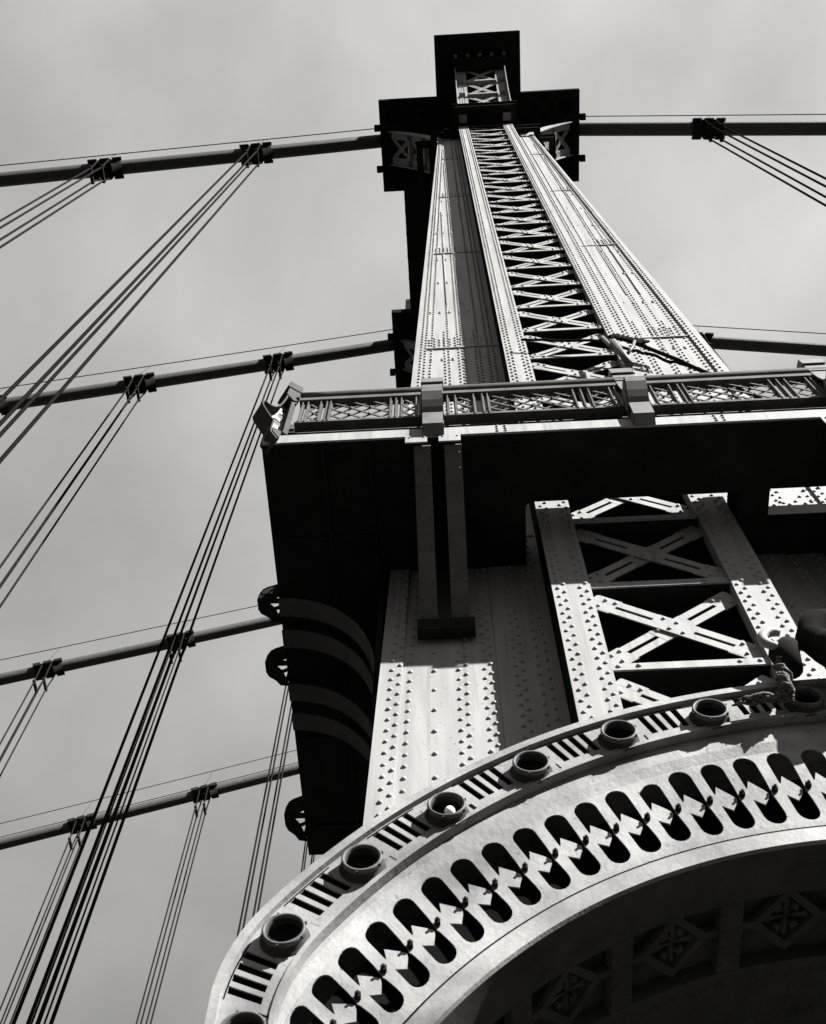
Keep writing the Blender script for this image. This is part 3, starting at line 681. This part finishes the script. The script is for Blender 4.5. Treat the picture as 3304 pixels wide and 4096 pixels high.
def cpanel(poly, th0=None, r=2.52, thick=.03, holes=()):
    Q = MB(); Q.sv = 30; Q.prism(poly, holes, lambda th, y: AP(th, r, y, S2), lambda th, y: AP(th, r + thick, y, S2)); return Q
th = 62.0 - 13 * 3
while th < 160:
    Q = cpanel([(th - 1.3, 3.875), (th, 3.875), (th + 1.3, 3.875), (th + 1.3, 4.28), (th, 4.28), (th - 1.3, 4.28)], r=2.518, thick=.05)
    for yy in (3.93, 4.03, 4.13, 4.23):
        for dt in (-1.0, 1.0):
            p = AP(th + dt, 2.518, yy, S2); n_ = Vector((AX - p[0] / S2, 0, AZ - p[2] / S2)).normalized(); Q.rivet(p, n_, r=.011, h=.01)
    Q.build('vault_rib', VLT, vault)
    c = th + 6.5; a, b = 4.2, .19; ai, bi = 2.95, .135
    Q = cpanel([(c, 4.04 - b), (c + a, 4.04), (c, 4.04 + b), (c - a, 4.04)], r=2.53, thick=.03, holes=[[(c, 4.04 - bi), (c + ai, 4.04), (c, 4.04 + bi), (c - ai, 4.04)]])
    for s_ in (-1, 1):
        z_ = cpanel([(c + s_ * 3.6, 4.02), (c + s_ * 5.25, 4.02), (c + s_ * 5.25, 4.06), (c + s_ * 3.6, 4.06)], r=2.532, thick=.03); Q.add(z_.v, z_.f)
    for s_ in (-1, 1):      # leaves inside the diamond
        for ty in (-1, 1):
            z_ = cpanel([(c, 4.04), (c + s_ * .5, 4.04 + ty * .045), (c + s_ * 1.2, 4.04 + ty * .03), (c + s_ * 1.35, 4.04 + ty * .06), (c + s_ * .7, 4.04 + ty * .085)][::s_ * ty], r=2.545, thick=.02); Q.add(z_.v, z_.f)
        z_ = cpanel([(c, 4.035), (c + s_ * 2.2, 4.02), (c + s_ * 2.4, 4.04), (c + s_ * 2.2, 4.06)], r=2.55, thick=.02); Q.add(z_.v, z_.f)
        z_ = cpanel([(c - .15, 4.04), (c + .15, 4.04), (c + .3, 4.04 + s_ * .1), (c, 4.04 + s_ * .115), (c - .3, 4.04 + s_ * .1)], r=2.55, thick=.02); Q.add(z_.v, z_.f)
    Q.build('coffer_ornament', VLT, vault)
    th += 13
# jambs down to the walkway
for sg in (-1, 1):
    M_ = MB(); x0 = AX + sg * 2.74; x1 = AX + sg * 2.2
    M_.box((min(x0, x1), 3.16, ZB), (max(x0, x1), 4.85, 2.25)); M_.build('jamb', CASTM, hood)

# ------------------------------------------------------------------ hook, block and rag on the crown of the hood
hk = empty('hoist_hook', (1.6, 3.05, 5.0)); tag(hk, 'black hoist block with a pale open shackle, standing on the crown of the arched hood', 'hook')
M_ = MB(); 
M_.tube([(1.90, 3.0, 4.80), (1.88, 3.0, 4.95), (1.79, 3.02, 5.06), (1.75, 3.03, 5.16), (1.81, 3.04, 5.25), (1.95, 3.05, 5.30)], [.10, .12, .085, .07, .11, .09], 28)
M_.tube([(1.60, 3.05, 4.9), (1.60, 3.05, 5.06), (1.64, 3.05, 5.12)], [.05, .075, .06], 12)
M_.build('block_body', SOFF, hk)
M_ = MB(); pts = []
for k in range(15):
    a = R(60 + 200 * k / 14); pts.append((1.575 + .068 * math.cos(a), 3.0, 5.115 + .062 * math.sin(a) * 1.1))
M_.tube(pts, [.02 + .006 * math.sin(math.pi * k / 14) for k in range(15)], 10); M_.build('shackle', STEEL, hk)
M_ = MB(); random.seed(3)
for q in range(20):
    ph = q * 1.7; rr0 = random.uniform(.012, .034)
    pts = [(1.565 - .003 * k + rr0 * math.cos(ph + k * .75) * (.7 + .5 * math.sin(k * 1.1)), 3.05 + rr0 * math.sin(ph + k * .75), 4.985 - .020 * k + random.uniform(-.006, .006)) for k in range(14)]
    M_.tube(pts, [random.uniform(.004, .011) for _ in pts], 7, jit=.25)
for q in range(14):
    oy = random.uniform(-.02, .03); oz = random.uniform(-.012, .014); n_ = random.randint(7, 13)
    pts = [(1.56 - .024 * k, 3.075 + oy + .01 * math.sin(k * 1.3 + q), 4.735 + oz - .0022 * k + .008 * math.sin(k * .9 + q * 2)) for k in range(n_)]
    M_.tube(pts, [random.uniform(.003, .009) for _ in pts], 7, jit=.3)
rg = M_.build('knotted_rag', CLOTH); tag(rg, 'frayed pale rag knotted below the black hook and trailing along the arch top', 'rag')
# rigging lashed across the tower face above the balcony
rr_ = empty('rigging', (3, 4.8, 16)); tag(rr_, 'dark lashed pipe and rope rigging slung across the tower face above the balcony', 'rigging')
random.seed(11)
def wob(a, b, n, j): return [tuple(Vector(a).lerp(Vector(b), i / n) + Vector([random.uniform(-j, j) for _ in range(3)])) for i in range(n + 1)]
M_ = MB(); M_.tube([(2.62, 4.75, 16.55), (3.2, 4.86, 15.85), (4.2, 5.2, 14.9)], .028, 8); M_.tube([(2.55, 4.78, 16.72), (3.2, 4.88, 15.98), (4.2, 5.22, 14.98)], .018, 8); M_.build('pipe', DARK, rr_)
M_ = MB(); M_.tube(wob((1.2, 4.86, 17.2), (2.3, 4.86, 16.95), 10, .012), .02, 7); M_.tube(wob((2.3, 4.84, 16.95), (3.7, 4.98, 15.35), 22, .02), .022, 7)
for k in range(16):
    p = Vector((2.45, 4.8, 16.85)).lerp(Vector((2.85, 4.78, 16.35)), k / 15); M_.tube(wob(p + Vector((-.06, -.03, -.05)), p + Vector((.06, -.03, .06)), 4, .015), .02, 6)
M_.build('lashing', DARK, rr_)
M_ = MB(); M_.tube([(2.33, 4.8, 16.9), (2.36, 4.75, 16.3), (2.40, 4.72, 16.05)], .03, 8); M_.tube([(2.72, 4.75, 16.45), (2.62, 4.7, 16.0), (2.5, 4.68, 15.65)], .024, 8); M_.tube([(2.40, 4.7, 16.3), (2.46, 4.7, 15.2)], .05, 8); M_.build('stay_pipe', RAIL, rr_)

# ------------------------------------------------------------------ cables, hand ropes, bands
CX0, CH, SLP, SRP = 2.666, 53.53, .393, .4576
CY = [6.012, 14.54, 26.74, 35.28]
BL0, DB, BR0 = 9.569, 5.52, 8.231
ordn = ['nearest', 'second', 'third', 'farthest']; bordn = ['first', 'second', 'third', 'fourth']
def cz(x):
    d = x - CX0
    return CH - (SLP * -d - .0006 * d * d if d < 0 else SRP * d - .0006 * d * d)
for ci, cy in enumerate(CY):
    ce = empty('suspension_cable', (CX0, cy, CH))
    tag(ce, ['nearest main cable, running through the head of the sunlit tower leg', 'second main cable, passing left just above the balcony railing', 'third main cable, crossing the sky left of the black balcony edge', 'lowest and farthest main cable, at the lower left of the sky'][ci], 'cable', 'main cables of the suspension bridge')
    M_ = MB(); xs = [-40 + 1.2 * i for i in range(36)] + [CX0 - .01, CX0 + .6]; xs = [x for x in xs if x < 36]
    M_.tube([(x, cy, cz(x)) for x in xs] + [(CX0 + 1.2 * i, cy, cz(CX0 + 1.2 * i)) for i in range(1, 26)], .262, 22); M_.build('cable_core', CABLE, ce)
    for s_ in (-.38, .38):
        M_ = MB(); M_.tube([(x, cy + s_, cz(x) + 1.15) for x in xs[:-1]] + [(CX0 + 1.2 * i, cy + s_, cz(CX0 + 1.2 * i) + 1.15) for i in range(0, 26)], .019, 6); M_.build('hand_rope', ROPE, ce)
    blist = [(-(BL0 + DB * j), j, 'left') for j in range(4)] + ([(BR0 + DB * j, j, 'right') for j in range(2)] if ci < 2 else [])
    for d, j, sd in blist:
        x = CX0 + d; z = cz(x); sl = (cz(x + .5) - cz(x - .5)); ax = Vector((1, 0, sl)).normalized(); P0 = Vector((x, cy, z)); up = Vector((0, 1, 0)).cross(ax); up = -up if up.z < 0 else up
        M_ = MB()
        M_.tube([P0 - ax * .58, P0 - ax * .56, P0 - ax * .2, P0 - ax * .19, P0 - ax * .17, P0 - ax * .16, P0 + ax * .16, P0 + ax * .17, P0 + ax * .19, P0 + ax * .2, P0 + ax * .56, P0 + ax * .58], [.28, .305, .305, .33, .33, .29, .29, .33, .33, .305, .305, .28], 20)
        for s_ in (-1, 1):        # bolted flanges front and back
            for k in (-.46, 0, .46):
                q = P0 + ax * k + Vector((0, s_ * .335, 0))
                M_.hexa([q + ax * -.17 - up * .1 + Vector((0, -.06, 0)), q + ax * .17 - up * .1 + Vector((0, -.06, 0)), q + ax * .17 - up * .1 + Vector((0, .06, 0)), q + ax * -.17 - up * .1 + Vector((0, .06, 0))],
                        [q + ax * -.17 + up * .1 + Vector((0, -.06, 0)), q + ax * .17 + up * .1 + Vector((0, -.06, 0)), q + ax * .17 + up * .1 + Vector((0, .06, 0)), q + ax * -.17 + up * .1 + Vector((0, .06, 0))])
                M_.tube([q - up * .16, q + up * .16], .03, 6)
                M_.tube([q - up * .16 + ax * .1, q + up * .16 + ax * .1], .03, 6)
        cb = M_.build('cable_band', DARK, ce)
        M_ = MB(); M_.tube([P0 + Vector((0, -.36, .1)), P0 + Vector((0.25, -.38, 1.16))], .008, 5); M_.tube([P0 + Vector((0, .36, .1)), P0 + Vector((0.25, .38, 1.16))], .008, 5); M_.build('rope_stanchion', ROPE, cb)
        for li, lx in enumerate((-.19, .19)):
            M_ = MB(); zt = cz(x + lx); rr = .33
            drop = [(x + lx, cy - rr + (.09 if False else 0), z_) for z_ in (-1.4, zt - 3, zt - 1.2)]
            arc = [(x + lx, cy + rr * math.cos(R(180 - 180 * k / 10)), zt + rr * math.sin(R(180 * k / 10))) for k in range(11)]
            yb = .24
            path = [(x + lx, cy - yb, -1.4), (x + lx, cy - yb, zt - 4), (x + lx, cy - yb, zt - 1.3), (x + lx, cy - rr, zt - .3)] + arc + [(x + lx, cy + rr, zt - .3), (x + lx, cy + yb, zt - 1.3), (x + lx, cy + yb, zt - 4), (x + lx, cy + yb, -1.4)]
            M_.tube(path, .034, 8)
            ro = M_.build('suspender_rope', ROPE)
            tag(ro, '%s of two rope loops on the %s band %s of the tower, %s cable' % (('left', 'right')[li], bordn[j], sd, ordn[ci]), 'rope', 'suspender ropes hung from the main cables')
            M_ = MB(); M_.box((x + lx - .05, cy - .33, zt - 1.42), (x + lx + .05, cy + .33, zt - 1.30)); M_.build('rope_clamp', DARK, ro)
